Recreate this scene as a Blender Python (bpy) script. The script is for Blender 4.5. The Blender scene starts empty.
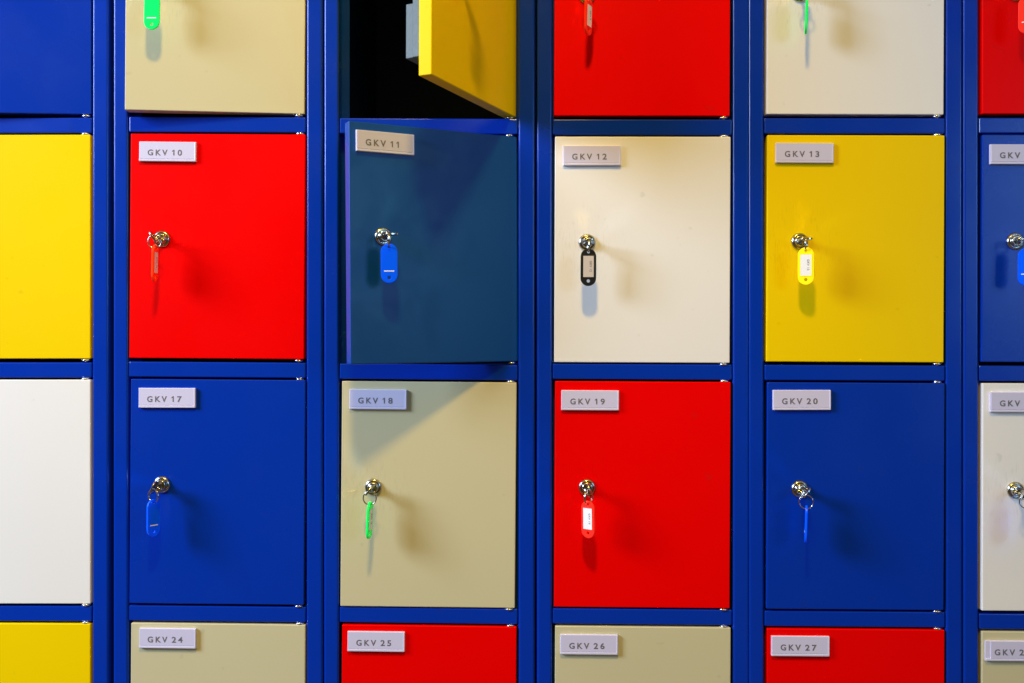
import bpy, bmesh, math, random
from mathutils import Matrix, Vector, Euler

random.seed(7)
SC = bpy.context.scene
COL = SC.collection
MM = 0.001
H = 1.25                      # camera height above the (unseen) floor, metres


# ------------------------------------------------------------------ materials
def new_mat(name):
    m = bpy.data.materials.new(name)
    m.use_nodes = True
    nt = m.node_tree
    b = nt.nodes['Principled BSDF']
    return m, nt, b


def set_in(b, **kw):
    for k, v in kw.items():
        k = k.replace('_', ' ')
        if k in b.inputs:
            b.inputs[k].default_value = v


def paint(name, rgb, rough=0.34, var=0.06, spec=0.35, wear=0.25):
    """powder-coated sheet steel: faint orange peel, uneven gloss, faint wear"""
    m, nt, b = new_mat(name)
    N, L = nt.nodes, nt.links
    set_in(b, Roughness=rough, Specular_IOR_Level=spec)
    tc = N.new('ShaderNodeTexCoord')
    n1 = N.new('ShaderNodeTexNoise'); n1.inputs['Scale'].default_value = 9; n1.inputs['Detail'].default_value = 4
    n2 = N.new('ShaderNodeTexNoise'); n2.inputs['Scale'].default_value = 420; n2.inputs['Detail'].default_value = 2
    n3 = N.new('ShaderNodeTexNoise'); n3.inputs['Scale'].default_value = 3.5; n3.inputs['Detail'].default_value = 3
    oi = N.new('ShaderNodeObjectInfo')                     # every door and bar gets its own patch of the pattern
    sh = N.new('ShaderNodeVectorMath'); sh.operation = 'SCALE'; sh.inputs[0].default_value = (7.3, 3.1, 11.7)
    L.new(oi.outputs['Random'], sh.inputs['Scale'])
    own = N.new('ShaderNodeVectorMath'); own.operation = 'ADD'
    L.new(tc.outputs['Object'], own.inputs[0]); L.new(sh.outputs[0], own.inputs[1])
    for n in (n1, n2, n3):
        L.new(own.outputs[0], n.inputs['Vector'])
    mr = N.new('ShaderNodeMapRange')
    mr.inputs['From Min'].default_value = 0.3; mr.inputs['From Max'].default_value = 0.7
    mr.inputs['To Min'].default_value = rough - 0.04; mr.inputs['To Max'].default_value = rough + 0.06
    L.new(n1.outputs['Fac'], mr.inputs['Value']); L.new(mr.outputs['Result'], b.inputs['Roughness'])
    mx = N.new('ShaderNodeMix'); mx.data_type = 'RGBA'
    mx.inputs['A'].default_value = (*[c * (1 - var) for c in rgb], 1)
    mx.inputs['B'].default_value = (*[min(1, c * (1 + var)) for c in rgb], 1)
    L.new(n3.outputs['Fac'], mx.inputs['Factor'])
    # key scratches and rubbed dirt round the lock seat, a few stray specks elsewhere
    sub = N.new('ShaderNodeVectorMath'); sub.operation = 'SUBTRACT'; sub.inputs[1].default_value = (-0.192, -0.009, 0.004)
    L.new(tc.outputs['Object'], sub.inputs[0])
    ln = N.new('ShaderNodeVectorMath'); ln.operation = 'LENGTH'; L.new(sub.outputs[0], ln.inputs[0])
    near = N.new('ShaderNodeMapRange'); near.inputs['From Min'].default_value = 0.075; near.inputs['From Max'].default_value = 0.012
    L.new(ln.outputs['Value'], near.inputs['Value'])
    mp = N.new('ShaderNodeMapping'); mp.inputs['Scale'].default_value = (420, 1, 70); mp.inputs['Rotation'].default_value = (0, 0.35, 0)
    L.new(own.outputs[0], mp.inputs['Vector'])
    n4 = N.new('ShaderNodeTexNoise'); n4.inputs['Scale'].default_value = 1; n4.inputs['Detail'].default_value = 3
    L.new(mp.outputs[0], n4.inputs['Vector'])
    sc = N.new('ShaderNodeMapRange'); sc.inputs['From Min'].default_value = 0.54; sc.inputs['From Max'].default_value = 0.72
    L.new(n4.outputs['Fac'], sc.inputs['Value'])
    mu = N.new('ShaderNodeMath'); mu.operation = 'MULTIPLY'
    L.new(near.outputs[0], mu.inputs[0]); L.new(sc.outputs[0], mu.inputs[1])
    n5 = N.new('ShaderNodeTexNoise'); n5.inputs['Scale'].default_value = 55; n5.inputs['Detail'].default_value = 1
    L.new(own.outputs[0], n5.inputs['Vector'])
    sp = N.new('ShaderNodeMapRange'); sp.inputs['From Min'].default_value = 0.735; sp.inputs['From Max'].default_value = 0.80
    sp.inputs['To Max'].default_value = 0.8
    L.new(n5.outputs['Fac'], sp.inputs['Value'])
    mxm = N.new('ShaderNodeMath'); mxm.operation = 'MAXIMUM'
    L.new(mu.outputs[0], mxm.inputs[0]); L.new(sp.outputs[0], mxm.inputs[1])
    am = N.new('ShaderNodeMath'); am.operation = 'MULTIPLY'; am.inputs[1].default_value = wear
    L.new(mxm.outputs[0], am.inputs[0])
    wm = N.new('ShaderNodeMix'); wm.data_type = 'RGBA'
    wm.inputs['B'].default_value = (*[c * 0.45 + 0.012 for c in rgb], 1)
    L.new(mx.outputs['Result'], wm.inputs['A']); L.new(am.outputs[0], wm.inputs['Factor']); L.new(wm.outputs['Result'], b.inputs['Base Color'])
    bp = N.new('ShaderNodeBump'); bp.inputs['Strength'].default_value = 0.05; bp.inputs['Distance'].default_value = 0.0006
    L.new(n2.outputs['Fac'], bp.inputs['Height'])
    bp2 = N.new('ShaderNodeBump'); bp2.inputs['Strength'].default_value = 0.10; bp2.inputs['Distance'].default_value = 0.002
    L.new(n1.outputs['Fac'], bp2.inputs['Height']); L.new(bp.outputs['Normal'], bp2.inputs['Normal'])
    L.new(bp2.outputs['Normal'], b.inputs['Normal'])
    return m


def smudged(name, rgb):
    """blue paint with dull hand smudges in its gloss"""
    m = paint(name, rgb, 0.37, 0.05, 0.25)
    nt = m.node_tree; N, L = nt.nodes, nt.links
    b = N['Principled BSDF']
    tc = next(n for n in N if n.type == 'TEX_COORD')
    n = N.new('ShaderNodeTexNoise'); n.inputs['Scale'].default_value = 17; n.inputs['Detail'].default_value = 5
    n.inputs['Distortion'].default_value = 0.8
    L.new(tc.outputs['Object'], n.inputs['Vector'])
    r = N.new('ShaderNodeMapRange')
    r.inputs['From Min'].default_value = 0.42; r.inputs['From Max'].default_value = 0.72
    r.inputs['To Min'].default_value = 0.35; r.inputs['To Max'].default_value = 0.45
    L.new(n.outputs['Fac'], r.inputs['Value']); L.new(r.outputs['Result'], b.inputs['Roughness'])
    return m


def plain(name, rgb, rough=0.4, metal=0.0, spec=0.4, bump=0.0, scale=200):
    m, nt, b = new_mat(name)
    set_in(b, Base_Color=(*rgb, 1), Roughness=rough, Metallic=metal, Specular_IOR_Level=spec)
    N, L = nt.nodes, nt.links
    tc = N.new('ShaderNodeTexCoord'); n = N.new('ShaderNodeTexNoise')
    n.inputs['Scale'].default_value = scale
    L.new(tc.outputs['Object'], n.inputs['Vector'])
    mr = N.new('ShaderNodeMapRange')
    mr.inputs['To Min'].default_value = max(0.02, rough - 0.06); mr.inputs['To Max'].default_value = rough + 0.06
    L.new(n.outputs['Fac'], mr.inputs['Value']); L.new(mr.outputs['Result'], b.inputs['Roughness'])
    if bump:
        bp = N.new('ShaderNodeBump'); bp.inputs['Strength'].default_value = bump; bp.inputs['Distance'].default_value = 0.0005
        L.new(n.outputs['Fac'], bp.inputs['Height']); L.new(bp.outputs['Normal'], b.inputs['Normal'])
    return m


def plastic(name, rgb, through=0.3):
    """thin tinted tag plastic: lets some light through"""
    m, nt, b = new_mat(name)
    N, L = nt.nodes, nt.links
    set_in(b, Base_Color=(*rgb, 1), Roughness=0.3, Specular_IOR_Level=0.2)
    t = N.new('ShaderNodeBsdfTranslucent'); t.inputs['Color'].default_value = (*[c * through for c in rgb], 1)
    mx = N.new('ShaderNodeAddShader')
    L.new(b.outputs[0], mx.inputs[0]); L.new(t.outputs[0], mx.inputs[1])
    L.new(mx.outputs[0], N['Material Output'].inputs['Surface'])
    return m


PAINT = {
    'blue':   paint('blue_paint',   (0.000, 0.031, 0.40), 0.25, 0.05, 0.30),
    'red':    paint('red_paint',    (0.86, 0.000, 0.000), 0.40, 0.03, 0.05),
    'yellow': paint('yellow_paint', (0.89, 0.61, 0.000), 0.40, 0.03, 0.06),
    'beige':  paint('beige_paint',  (0.60, 0.54, 0.34), 0.34, 0.03, 0.35),
    'white':  paint('white_paint',  (0.84, 0.81, 0.81), 0.34, 0.02, 0.4),
}
BLUE_SMUDGED = smudged('smudged_lit_blue_paint', (0.000, 0.056, 0.33))  # door blue shifted to teal: warm light and sheen put into its colour
FRAME = paint('frame_paint', (0.000, 0.031, 0.40), 0.22, 0.05, 0.34, 0.5)
M_INSIDE = paint('shaded_inside_paint', (0.002, 0.010, 0.07), 0.5, 0.05, 0.2)  # cabinet blue darkened: the compartments' shade is put into the colour
M_CHROME = plain('chrome', (0.52, 0.51, 0.48), 0.20, 1.0, scale=900)
M_STEEL = plain('pin_steel', (0.85, 0.85, 0.85), 0.22, 1.0, scale=600)
M_GALV = plain('grey_steel', (0.075, 0.10, 0.12), 0.45, 0.0, 0.4, 0.1, 300)
M_PLATE = plain('plate_plastic', (0.66, 0.63, 0.86), 0.30, 0, 0.45)
M_CARD = plain('plate_card', (0.62, 0.59, 0.83), 0.42, 0, 0.4)
M_INK = plain('grey_ink', (0.15, 0.14, 0.17), 0.6, 0, 0.3)
M_DULLPAPER = plain('dull_pinkish_paper', (0.62, 0.53, 0.50), 0.5, 0, 0.4)  # darker, pinkish paper for one tag's card
M_PAPER = plain('tag_paper', (0.90, 0.88, 0.90), 0.5, 0, 0.4)
TAG = {
    'green':  plastic('green_tag',  (0.00, 0.88, 0.16)),
    'blue':   plastic('blue_tag',   (0.00, 0.11, 1.0)),
    'red':    plastic('red_tag',    (0.95, 0.035, 0.02)),
    'orange': plastic('orange_tag', (0.95, 0.06, 0.01)),
    'yellow': plastic('yellow_tag', (1.0, 0.86, 0.01)),
    'black':  plain('black_tag', (0.012, 0.012, 0.012), 0.35),
}


# -------------------------------------------------------------------- meshing
def box(bm, x0, x1, y0, y1, z0, z1, bev=0.0, seg=2, mi=0):
    """an axis-aligned box in millimetres, its edges rounded by bev"""
    t = bmesh.new()
    bmesh.ops.create_cube(t, size=1)
    for v in t.verts:
        v.co = Vector(((x0 + x1) / 2 + v.co.x * (x1 - x0), (y0 + y1) / 2 + v.co.y * (y1 - y0),
                       (z0 + z1) / 2 + v.co.z * (z1 - z0))) * MM
    if bev:
        bmesh.ops.bevel(t, geom=t.edges[:], offset=bev * MM, segments=seg, profile=0.5, affect='EDGES')
    for f in t.faces:
        f.material_index = mi
    merge(bm, t)


def merge(bm, t, M=None):
    if M is not None:
        t.transform(M)
    me = bpy.data.meshes.new('scratch')
    t.to_mesh(me); t.free()
    bm.from_mesh(me)
    bpy.data.meshes.remove(me)


def lathe(bm, prof, seg=40, M=None, mi=0):
    """revolve (radius, depth) pairs round the y axis; depth runs towards the viewer (-y)"""
    t = bmesh.new()
    rings = []
    for r, d in prof:
        if r < 1e-6:
            rings.append([t.verts.new((0, -d * MM, 0))])
        else:
            rings.append([t.verts.new((r * MM * math.cos(2 * math.pi * k / seg), -d * MM,
                                       r * MM * math.sin(2 * math.pi * k / seg))) for k in range(seg)])
    for a, b in zip(rings, rings[1:]):
        for k in range(seg):
            q = [a[k % len(a)], a[(k + 1) % len(a)], b[(k + 1) % len(b)], b[k % len(b)]]
            u = []
            for v in q:
                if v not in u:
                    u.append(v)
            if len(u) > 2:
                f = t.faces.new(u); f.smooth = True; f.material_index = mi
    bmesh.ops.recalc_face_normals(t, faces=t.faces[:])
    merge(bm, t, M)


def torus(bm, R, r, M, seg=40, sub=10):
    """ring of radius R and wire r (mm) in the xz plane"""
    t = bmesh.new()
    g = [[t.verts.new((Vector(((R + r * math.cos(b)) * math.cos(a), r * math.sin(b), (R + r * math.cos(b)) * math.sin(a))) * MM))
          for b in [2 * math.pi * j / sub for j in range(sub)]] for a in [2 * math.pi * i / seg for i in range(seg)]]
    for i in range(seg):
        for j in range(sub):
            f = t.faces.new((g[i][j], g[(i + 1) % seg][j], g[(i + 1) % seg][(j + 1) % sub], g[i][(j + 1) % sub]))
            f.smooth = True
    bmesh.ops.recalc_face_normals(t, faces=t.faces[:])
    merge(bm, t, M)


def eval_mesh(data):
    """mesh of a curve or text datablock; the helper object is removed again"""
    o = bpy.data.objects.new('scratch', data)
    COL.objects.link(o)
    dg = bpy.context.evaluated_depsgraph_get()
    dg.update()
    me = bpy.data.meshes.new_from_object(o.evaluated_get(dg))
    bpy.data.objects.remove(o)
    return me


def add_mesh(bm, me, M, mi=0):
    t = bmesh.new(); t.from_mesh(me)
    for f in t.faces:
        f.material_index = mi
        f.smooth = False
    merge(bm, t, M)


def outline_mesh(loops, half, bev):
    """flat sheet with holes from outlines (mm) in the xy plane, thickness 2*half"""
    cu = bpy.data.curves.new('outline', 'CURVE')
    cu.dimensions = '2D'; cu.fill_mode = 'BOTH'
    cu.extrude = half * MM; cu.bevel_depth = bev * MM; cu.bevel_resolution = 2
    if bev:
        cu.offset = -bev * MM
    for pts in loops:
        s = cu.splines.new('POLY'); s.points.add(len(pts) - 1)
        for p, q in zip(s.points, pts):
            p.co = (q[0] * MM, q[1] * MM, 0, 1)
        s.use_cyclic_u = True
    return eval_mesh(cu)


def circle(cx, cy, r, n=20):
    return [(cx + r * math.cos(2 * math.pi * k / n), cy + r * math.sin(2 * math.pi * k / n)) for k in range(n)]


def stadium(w, h, n=14):
    r = w / 2; c = h / 2 - r
    return [(r * math.cos(a), c + r * math.sin(a)) for a in [math.pi * k / n for k in range(n + 1)]] + \
           [(r * math.cos(a), -c + r * math.sin(a)) for a in [math.pi + math.pi * k / n for k in range(n + 1)]]


TEXT_CACHE = {}


def text_mesh(body, cap, spacing=1.35, weight=0.012):
    key = (body, spacing, weight)
    if key not in TEXT_CACHE:
        cu = bpy.data.curves.new('lettering', 'FONT')
        cu.body = body; cu.size = 1.0; cu.space_character = spacing; cu.offset = weight
        cu.extrude = 0.012; cu.resolution_u = 4
        TEXT_CACHE[key] = eval_mesh(cu)
    return TEXT_CACHE[key]


def place_text(bm, body, cap, x, z, y, mi, spacing=1.35, rot=0.0, wscale=1.0, weight=0.012):
    """lettering standing on a front face (facing -y): left end x, baseline z"""
    me = text_mesh(body, cap, spacing, weight)
    s = cap / 0.70 * MM
    M = Matrix.Translation(Vector((x, y, z)) * MM) @ Matrix.Rotation(rot, 4, 'Y') @ Matrix.Rotation(math.pi / 2, 4, 'X') @ Matrix.Diagonal((s * wscale, s, s, 1))
    add_mesh(bm, me, M, mi)


def link(name, bm, mats, parent=None, loc=(0, 0, 0), rot=(0, 0, 0)):
    me = bpy.data.meshes.new(name)
    bm.to_mesh(me); bm.free()
    for m in mats:
        me.materials.append(m)
    o = bpy.data.objects.new(name, me)
    COL.objects.link(o)
    o.location = loc; o.rotation_euler = rot
    if parent:
        o.parent = parent
    return o


def same(name, me, parent, loc, rot=(0, 0, 0)):
    o = bpy.data.objects.new(name, me); COL.objects.link(o)
    o.location = loc; o.rotation_euler = rot; o.parent = parent
    return o


def thing(name, label, cat, loc, rot=(0, 0, 0), group=None):
    o = bpy.data.objects.new(name, None); COL.objects.link(o)
    o.empty_display_size = 0.05
    o.location = loc; o.rotation_euler = rot
    o['label'] = label; o['category'] = cat
    if group:
        o['group'] = group
    return o


# ------------------------------------------------------------ locker geometry
# column: left edge (mm), slope of its shelves, tops of the rails above rows 1, 2, 3
COLS = {
    -1: (-1196.5, 0.000, (319.4, -29.6, -377.3)),
    0: (-896.5, 0.000, (319.2, -29.8, -377.4)),
    1: (-590.4, -0.007, (319.4, -29.4, -376.7)),
    2: (-289.4, -0.008, (316.3, -32.4, -378.0)),
    3: (13.0, -0.005, (314.0, -32.0, -378.2)),
    4: (311.6, -0.004, (314.7, -33.4, -380.3)),
    5: (612.2, -0.003, (314.2, -34.2, -382.9)),
}
CABINETS = [((-1, 0), 'blue locker cabinet at the left edge with blue, yellow and white doors, no plates visible'),
            ((1, 2), 'blue locker cabinet with two doors standing open and plates GKV 10 and GKV 11'),
            ((3, 4, 5), 'blue locker cabinet with all doors shut and plates GKV 12 to GKV 14')]
COLOURS = {   # by row, columns -1 .. 5
    0: ['white', 'blue', 'beige', 'yellow', 'red', 'white', 'red'],
    1: ['red', 'yellow', 'red', 'blue', 'white', 'yellow', 'blue'],
    2: ['beige', 'white', 'blue', 'beige', 'red', 'blue', 'white'],
    3: ['blue', 'yellow', 'beige', 'red', 'beige', 'red', 'beige'],
    4: ['yellow', 'beige', 'yellow', 'white', 'blue', 'white', 'yellow'],
}
STILE_L, DOOR_L, STILE_R, WIDTH = 21.5, 25.0, 276.2, 299.4
DOOR_RIGHT = {-1: 273.4, 0: 273.9, 1: 273.9, 2: 272.4, 3: 272.4, 4: 273.4, 5: 273.4}
RAIL, GAP, DOOR_H = 21.7, 3.0, 319.0
PIVOT_X, PIVOT_Y = 12.0, 9.0         # hinge pin: from the door's right edge and behind its face
DOOR_T = 18.0
PROUD = 1.0                          # the door face stands this far in front of the stiles
DEPTH = 480.0
AJAR = {4: (66.3, 0.0), 11: (28.0, -0.9), 3: (5.2, 0.0), 2: (5.0, 0.0), 9: (0.5, 0), 16: (0.7, 0.0), 17: (0.2, 0), 20: (0.3, 0.05),
        10: (0.35, 0.0), 12: (0.1, -0.05), 13: (0.25, 0.05), 14: (0.3, 0.1), 18: (0.2, 0), 21: (0.5, 0.0), 6: (0.5, 0.05), 7: (0.6, 0)}
# name plates: left end from the column's left edge, top below the rail's top, tilt (degrees)
PLATES = {10: (38.6, 36.4, 0.3), 11: (33.6, 36.0, 0.0), 12: (36.4, 38.3, -0.1), 13: (35.8, 36.3, 0.2), 14: (33.8, 38.8, 0.0),
          17: (37.4, 37.2, -0.3), 18: (36.2, 36.0, 0.0), 19: (33.7, 37.2, 0.0), 20: (31.7, 35.4, -0.4), 21: (33.8, 36.8, 0.0),
          24: (38.0, 30.8, 0.0), 25: (33.4, 32.8, 0.0), 26: (32.2, 35.2, 0.0), 27: (30.3, 33.9, 0.0), 28: (28.2, 36.6, 0.0)}


def number(col, row):
    return 7 * row + col + 2


def rail_tops(col):
    t = COLS[col][2]
    return [t[0] + 348.2, t[0], t[1], t[2], t[2] - 347.6, t[2] - 695.2]


def lock_mesh():
    bm = bmesh.new()
    lathe(bm, [(11.9, 0), (12.2, 0.6), (11.9, 1.8), (10.9, 3.2), (9.6, 4.0), (8.9, 4.1), (8.6, 3.4), (8.0, 3.3),
               (7.8, 6.0), (7.3, 7.6), (6.4, 8.2), (5.0, 8.3), (4.8, 7.7), (0, 7.7)])
    box(bm, -0.8, 0.8, -8.2, -7.6, -4.0, 4.0, mi=1)         # keyway
    me = bpy.data.meshes.new('lock')
    bm.to_mesh(me); bm.free()
    me.materials.append(M_CHROME); me.materials.append(M_INK)
    return me


LOCK = lock_mesh()


def pin_mesh():
    bm = bmesh.new()
    R = Matrix.Rotation(math.pi / 2, 4, 'X')
    # a short pin with a washer, standing in the gap between door and rail; axis along z
    lathe(bm, [(0, -2.2), (3.6, -2.2), (3.6, 2.2), (0, 2.2)], 18, R)
    lathe(bm, [(0, -1.2), (6.2, -1.2), (6.6, -0.6), (6.6, 0.5), (6.0, 1.0), (0, 1.0)], 26, R)
    me = bpy.data.meshes.new('hinge_pin')
    bm.to_mesh(me); bm.free()
    me.materials.append(M_STEEL)
    return me


PIN = pin_mesh()


def plate_mesh(n):
    """label holder: bevelled tray, card in it, lip below, printed locker number; origin at its top left on the door face"""
    bm = bmesh.new()
    W_, H_ = 81.0, 28.2
    dx = {28: 6.6, 14: 0.8, 21: 0.6}.get(n, 0.0)          # inserts that were pushed in sideways
    box(bm, 0, W_, -3.2, 0, -H_, 0, 0.6)
    box(bm, 0.3, W_ - 0.3, -4.7, -2.8, -H_ + 0.2, -H_ + 3.4, 0.7)
    box(bm, 0.6 + dx, W_ - 0.4 + min(dx, 3), -4.2, -2.8, -H_ + 3.6, -0.4, 0.5, mi=1)
    if n == 28:
        dx = 0.0
    box(bm, W_ - 2.2, W_, -4.6, -2.6, -H_ + 0.4, -0.4, 0.6)
    place_text(bm, 'GKV', 8.0, 12.2 + dx, -19.6, -4.3, 2, 1.46, 0, 1.0, 0.02)
    x = 12.4 + dx + 34.8
    for ch in str(n):
        if ch == '1':                                       # a figure one with a flag
            t = bmesh.new()
            o1 = [(1.7, 0), (3.3, 0), (3.3, 8.0), (2.0, 8.0), (0.0, 6.5), (0.0, 5.0), (1.7, 6.1)]
            f = t.faces.new([t.verts.new(Vector((x + p, -4.4, -19.6 + q)) * MM) for p, q in o1])
            f.material_index = 2
            merge(bm, t); x += 8.2
        else:
            place_text(bm, ch, 8.0, x - 0.4, -19.6, -4.3, 2, 1.0, 0, 1.12, 0.02); x += 9.2
    me = bpy.data.meshes.new('name_plate')
    bm.to_mesh(me); bm.free()
    for m in (M_PLATE, M_CARD, M_INK):
        me.materials.append(m)
    return me


LOCK_AT = {}        # number -> matrix of the lock's seat on its door face


def build_cabinet(cols, label):
    x_left = COLS[cols[0]][0]
    x_right = COLS[cols[-1]][0] + WIDTH
    base = Vector(((x_left + x_right) / 2 * MM, DEPTH / 2 * MM, 0.0))
    root = thing('locker_cabinet', label, 'locker cabinet', base, group='locker cabinets standing side by side')
    off = Vector((0, 0, H)) - base

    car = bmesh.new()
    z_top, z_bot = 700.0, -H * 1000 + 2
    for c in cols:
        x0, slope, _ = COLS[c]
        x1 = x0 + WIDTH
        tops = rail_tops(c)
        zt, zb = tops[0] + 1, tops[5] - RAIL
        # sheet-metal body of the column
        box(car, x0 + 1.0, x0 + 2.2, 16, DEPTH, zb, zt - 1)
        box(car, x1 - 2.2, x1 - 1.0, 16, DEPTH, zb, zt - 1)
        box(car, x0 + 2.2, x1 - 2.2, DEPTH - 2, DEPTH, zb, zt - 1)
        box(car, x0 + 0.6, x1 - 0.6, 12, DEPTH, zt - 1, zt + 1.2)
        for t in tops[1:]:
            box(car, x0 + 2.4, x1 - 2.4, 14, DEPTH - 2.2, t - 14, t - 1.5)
        if c == cols[-1] and c < 5:                                   # added filler strip, blocks light leaking through the gap to the next cabinet
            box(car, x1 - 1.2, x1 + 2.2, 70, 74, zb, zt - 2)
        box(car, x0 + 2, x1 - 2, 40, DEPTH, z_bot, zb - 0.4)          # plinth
        for (a, b, s) in ((x0, x0 + STILE_L, 1), (x0 + STILE_R, x1, -1)):
            bm = bmesh.new()
            box(bm, a, b, 0, 22, zb, zt, 3.4, 6)
            # the return flange the door closes against
            if s > 0:
                box(bm, b - 3, b + 11, 23, 25, zb + 2, zt - 2, 0.5)
            else:
                box(bm, a - 8, a + 3, 23, 25, zb + 2, zt - 2, 0.5)
            link('stile', bm, [FRAME], root, off)
        xm = x0 + WIDTH / 2
        for t in tops:
            bm = bmesh.new()
            box(bm, x0 + STILE_L + 1.1 - xm, x0 + STILE_R - 1.1 - xm, 0.6, 24, -RAIL, 0, 1.6, 3)
            link('rail', bm, [FRAME], root, off + Vector((xm, 0, t)) * MM, (0, math.atan(-slope), 0))
        DOOR_R = DOOR_RIGHT[c]
        for r in range(5):
            n = number(c, r)
            t = tops[r]
            colour = COLOURS[r][c + 1]
            ang, roll = AJAR.get(n, (0.0, 0.0))
            piv = Vector((x0 + DOOR_R - PIVOT_X, PIVOT_Y - PROUD, t - RAIL - GAP - DOOR_H / 2))
            piv.z += slope * (piv.x - xm)
            rot = Euler((0, math.atan(-slope) + math.radians(roll), math.radians(ang)), 'XYZ')
            bm = bmesh.new()
            xl, xr = -(DOOR_R - DOOR_L) + PIVOT_X, PIVOT_X
            yf = -PIVOT_Y
            box(bm, xl, xr, yf, yf + DOOR_T, -DOOR_H / 2, DOOR_H / 2, 1.25, 4)
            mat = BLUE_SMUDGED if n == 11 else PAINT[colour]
            d = link('door', bm, [mat], root, off + piv * MM, rot)
            d['label'] = f'{"open" if n in (4, 11) else "closed"} {colour} door'
            if c >= 1 and 1 <= r <= 3:
                d['label'] += f' with plate GKV {n}'
            M = Matrix.Translation((piv + Vector((0, 0, H * 1000))) * MM) @ rot.to_matrix().to_4x4()
            # lock, hinge pins, plate
            lx, lz = xl + 45.7, DOOR_H / 2 + RAIL + GAP - 174.5
            same('lock', LOCK, d, Vector((lx, yf, lz)) * MM)
            LOCK_AT[n] = (M @ Matrix.Translation(Vector((lx, yf, lz)) * MM), ang)
            same('hinge_pin', PIN, d, Vector((PIVOT_X - 8.0, yf + 5.6, -DOOR_H / 2 - 2.2)) * MM)
            same('hinge_pin', PIN, d, Vector((PIVOT_X - 8.5, yf + 6.2, DOOR_H / 2 + 1.2)) * MM)
            if c >= 0 and r <= 3:
                px, pz, tilt = PLATES.get(n, (35.0, 36.0, 0.0))
                same('name_plate', plate_mesh(n), d,
                     Vector((xl + px - 25.0, yf, DOOR_H / 2 - (pz - RAIL - GAP))) * MM, (0, math.radians(tilt), 0))
            if n == 4:                                                   # the folded lock case behind the free edge
                bm = bmesh.new()
                yb = yf + DOOR_T
                box(bm, xl + 4, xl + 46, yb, yb + 11, -DOOR_H / 2 + 25, DOOR_H / 2 - 40, 0.8)
                box(bm, xl + 6, xl + 44, yb + 11, yb + 21.5, -DOOR_H / 2 + 25, -DOOR_H / 2 + 92, 0.8)
                link('lock_case', bm, [M_GALV], d)
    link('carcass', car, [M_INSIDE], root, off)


for cols, label in CABINETS:
    build_cabinet(cols, label)

# ------------------------------------------------------------------------ keys
TAG_W, TAG_H = 21.5, 51.5
TAG_BODY = outline_mesh([stadium(TAG_W, TAG_H), circle(0, TAG_H / 2 - 4.6, 2.0), circle(0, -TAG_H / 2 + 7.0, 2.3)], 1.0, 0.55)
BOW = outline_mesh([[(9.6 * math.copysign(abs(math.cos(a)) ** 0.8, math.cos(a)), 9.5 * math.copysign(abs(math.sin(a)) ** 0.8, math.sin(a)))
                     for a in [2 * math.pi * k / 36 for k in range(36)]], circle(-2.2, -2.6, 3.0)], 0.75, 0.3)


def key(n, colour, label, bow, tag_yaw, ring_drop=9.5, tilt=0.0, ring_yaw=None, hx=0.0, paper=None):
    """a cut key in its lock with split ring and tag.  bow: how far the key's bow is turned (0 = upright);
    tag_yaw: the way the tag's label side faces (0 = straight out, 90 = towards +x), both in degrees"""
    M, ang = LOCK_AT[n]
    root = thing('locker_key', label, 'key', M.to_translation(), M.to_euler(), 'keys with plastic tags left in the locker locks')
    # key head: shank out of the plug, flat bow with a hole
    bm = bmesh.new()
    box(bm, -1.0, 1.0, -22.5, -7.0, -3.2, 3.2, 0.3)
    RB = Matrix.Translation((0, -0.0305, 0)) @ Matrix.Rotation(math.pi / 2, 4, 'Y') @ Matrix.Rotation(math.pi / 2, 4, 'Z')
    add_mesh(bm, BOW, RB)
    bmesh.ops.rotate(bm, verts=bm.verts[:], cent=(0, 0, 0), matrix=Matrix.Rotation(math.radians(bow), 3, 'Y'))
    link('key_head', bm, [M_CHROME], root)
    # split ring through the hole
    yaw = math.radians(tag_yaw - ang)
    ry = yaw + math.pi / 2 if ring_yaw is None else math.radians(ring_yaw - ang)
    bm = bmesh.new()
    torus(bm, 9.3, 0.75, Matrix.Translation((0, 0.0005, 0)))
    torus(bm, 9.3, 0.75, Matrix.Translation((0, -0.0007, 0)) @ Matrix.Rotation(0.06, 4, 'X'))
    hy = -32.7
    link('key_ring', bm, [M_CHROME], root, Vector((hx, hy, -ring_drop)) * MM, (0, 0, ry))
    # tag
    tz = -ring_drop - 9.3 - (TAG_H / 2 - 4.6)
    bm = bmesh.new()
    R90 = Matrix.Rotation(math.pi / 2, 4, 'X')
    add_mesh(bm, TAG_BODY, R90)
    for s in (-1, 1):                                             # raised frame of the label window
        box(bm, s * 7.9 - 0.6, s * 7.9 + 0.6, -2.0, -1.2, -14.0, 16.4, 0.25)
    box(bm, -7.2, 7.2, -2.0, -1.2, -14.6, -13.4, 0.25); box(bm, -7.2, 7.2, -2.0, -1.2, 15.8, 17.0, 0.25)
    box(bm, -6.6, 6.6, 1.2, 1.75, -10.9, -9.5, 0.2, mi=1)          # pale insertion slot on the back
    tag = link('tag', bm, [TAG[colour], M_PAPER], root, Vector((hx, hy, tz)) * MM, (math.radians(1.5), math.radians(tilt), yaw))
    bm = bmesh.new()
    box(bm, -7.2, 7.2, -1.85, -1.5, -13.3, 15.7)
    place_text(bm, f'GKV {n}', 3.0, 1.6, 9.0, -1.9, 1, 1.25, math.pi / 2, 0.9, 0.02)
    link('label_card', bm, [paper or M_PAPER, M_INK], tag)
    return root


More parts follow.
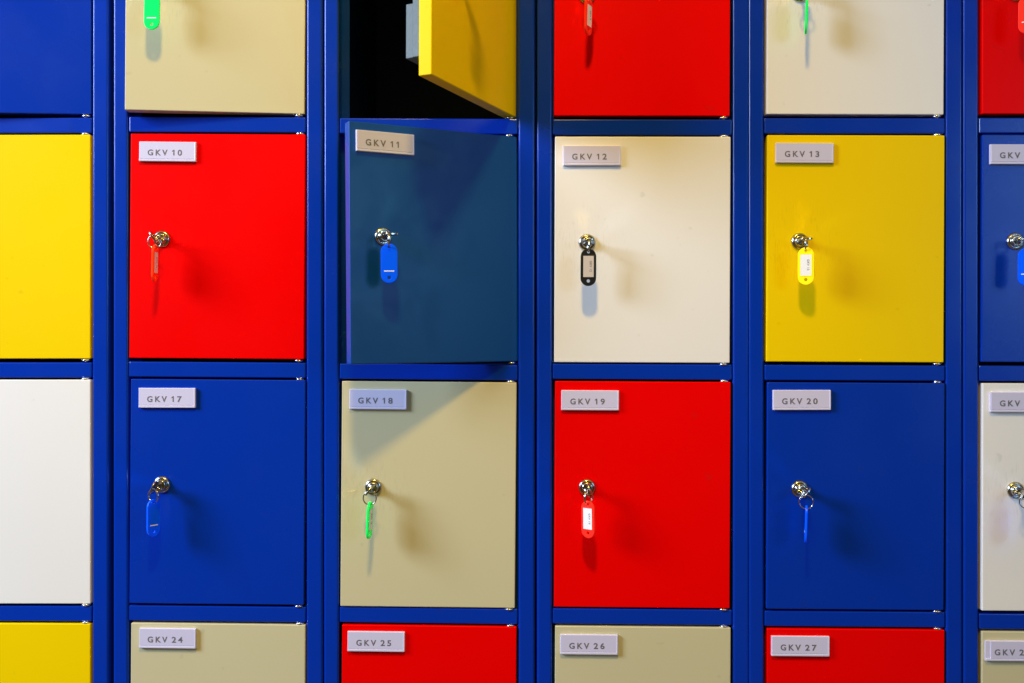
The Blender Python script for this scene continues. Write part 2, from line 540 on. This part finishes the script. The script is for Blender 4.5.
key(3, 'green', 'key with a broad green tag in the lock of the topmost beige door, slightly ajar', 0, 178)
key(4, 'yellow', 'key in the lock of the wide open yellow door at the top', 20, 60)
key(5, 'red', 'key with a dark red tag on the topmost red door above GKV 12', 10, 62)
key(6, 'green', 'key with a green tag seen edge on, on the topmost white door above GKV 13', 25, 76, 10.5)
key(7, 'red', 'key with a pinkish red tag on the topmost red door above GKV 14', 15, 155, 10.5)
key(10, 'orange', 'key with an orange red tag turned sideways on the red door GKV 10', -35, 93, 6.5, -1.5, hx=2.0)
key(11, 'blue', 'key with a blue tag in the smudged open blue door GKV 11', 88, 188, 7.5, hx=-3.5)
key(12, 'black', 'key with a black tag and white paper label on the white door GKV 12', 82, 2, 7.0, paper=M_DULLPAPER)
key(13, 'yellow', 'key with a yellow tag and white paper label on the yellow door GKV 13', 86, -20, 6.5)
key(14, 'blue', 'key with a blue tag, facing flat, on the closed blue door GKV 14', 80, 158, 7.5)
key(17, 'blue', 'key with a blue tag half turned on the blue door GKV 17', 20, 242, 11.0, -1.0)
key(18, 'green', 'key with a narrow green tag on the beige door GKV 18, below the open door', 40, 82, 10.5, 2.0)
key(19, 'red', 'key with a red tag and white paper label on the red door GKV 19', 0, -38, 9.0)
key(20, 'blue', 'key with a thin blue tag seen edge on, on the blue door GKV 20', 35, 75, 13.0, 1.0)
key(21, 'blue', 'key at the picture edge on the white door GKV 21', 30, 62, 11.0)

# ---------------------------------------------------------------------- lights
def area(name, loc, target, size, power, rgb, shape='RECTANGLE', size_y=None):
    l = bpy.data.lights.new(name, 'AREA')
    l.shape = shape; l.size = size
    if size_y:
        l.size_y = size_y
    l.energy = power; l.color = rgb
    o = bpy.data.objects.new(name, l); COL.objects.link(o)
    o.location = loc
    o.rotation_euler = (Vector(target) - Vector(loc)).to_track_quat('-Z', 'Y').to_euler()
    return o


def spot(name, loc, target, radius, power, rgb, cone, blend):
    l = bpy.data.lights.new(name, 'SPOT')
    l.shadow_soft_size = radius; l.energy = power; l.color = rgb
    l.spot_size = math.radians(cone); l.spot_blend = blend
    o = bpy.data.objects.new(name, l); COL.objects.link(o)
    o.location = loc
    o.rotation_euler = (Vector(target) - Vector(loc)).to_track_quat('-Z', 'Y').to_euler()
    return o


spot('ceiling_lamp', (-0.08, -1.45, H + 1.87), (-0.18, 0, H - 0.42), 0.11, 166, (1.0, 0.66, 0.11), 66, 1.0)
area('window_light', (-2.9, -1.42, H + 1.25), (0, 0, H), 1.15, 169, (0.586, 0.76, 1.0), 'RECTANGLE', 1.15)
area('far_window_light', (2.7, -3.0, H + 0.6), (0, 0, H), 0.9, 29, (0.30, 0.63, 1.0), 'RECTANGLE', 1.1)

w = bpy.data.worlds.new('World'); SC.world = w; w.use_nodes = True
nt = w.node_tree
bg = nt.nodes['Background']
bg.inputs['Strength'].default_value = 1.0
tc = nt.nodes.new('ShaderNodeTexCoord'); sx = nt.nodes.new('ShaderNodeSeparateXYZ')
cr = nt.nodes.new('ShaderNodeValToRGB')
mr = nt.nodes.new('ShaderNodeMapRange'); mr.inputs['From Min'].default_value = -1; mr.inputs['From Max'].default_value = 1
nt.links.new(tc.outputs['Generated'], sx.inputs[0]); nt.links.new(sx.outputs['Z'], mr.inputs['Value'])
nt.links.new(mr.outputs['Result'], cr.inputs['Fac']); nt.links.new(cr.outputs['Color'], bg.inputs['Color'])
e = cr.color_ramp.elements
e[0].position = 0.0; e[0].color = (0.16, 0.11, 0.02, 1)
e[1].position = 1.0; e[1].color = (0.58, 0.39, 0.07, 1)
for p, k in ((0.30, 0.11), (0.40, 0.055), (0.62, 0.065), (0.72, 0.27)):
    x = e.new(p); x.color = (k, k * 0.66, k * 0.12, 1)

# ---------------------------------------------------------------------- camera
cd = bpy.data.cameras.new('camera')
cd.sensor_width = 36; cd.lens = 36 * 1000 / 1024; cd.clip_start = 0.05; cd.clip_end = 100
cam = bpy.data.objects.new('camera', cd); COL.objects.link(cam)
cam.location = (0, -1.415, H)
cam.rotation_euler = (math.pi / 2, 0, math.radians(0.9))
SC.camera = cam

SC.render.engine = 'CYCLES'
SC.view_settings.view_transform = 'Standard'
SC.view_settings.look = 'None'
SC.view_settings.exposure = 0
SC.view_settings.gamma = 1
SC.cycles.blur_glossy = 0.0
SC.cycles.caustics_reflective = True
SC.cycles.sample_clamp_indirect = 0
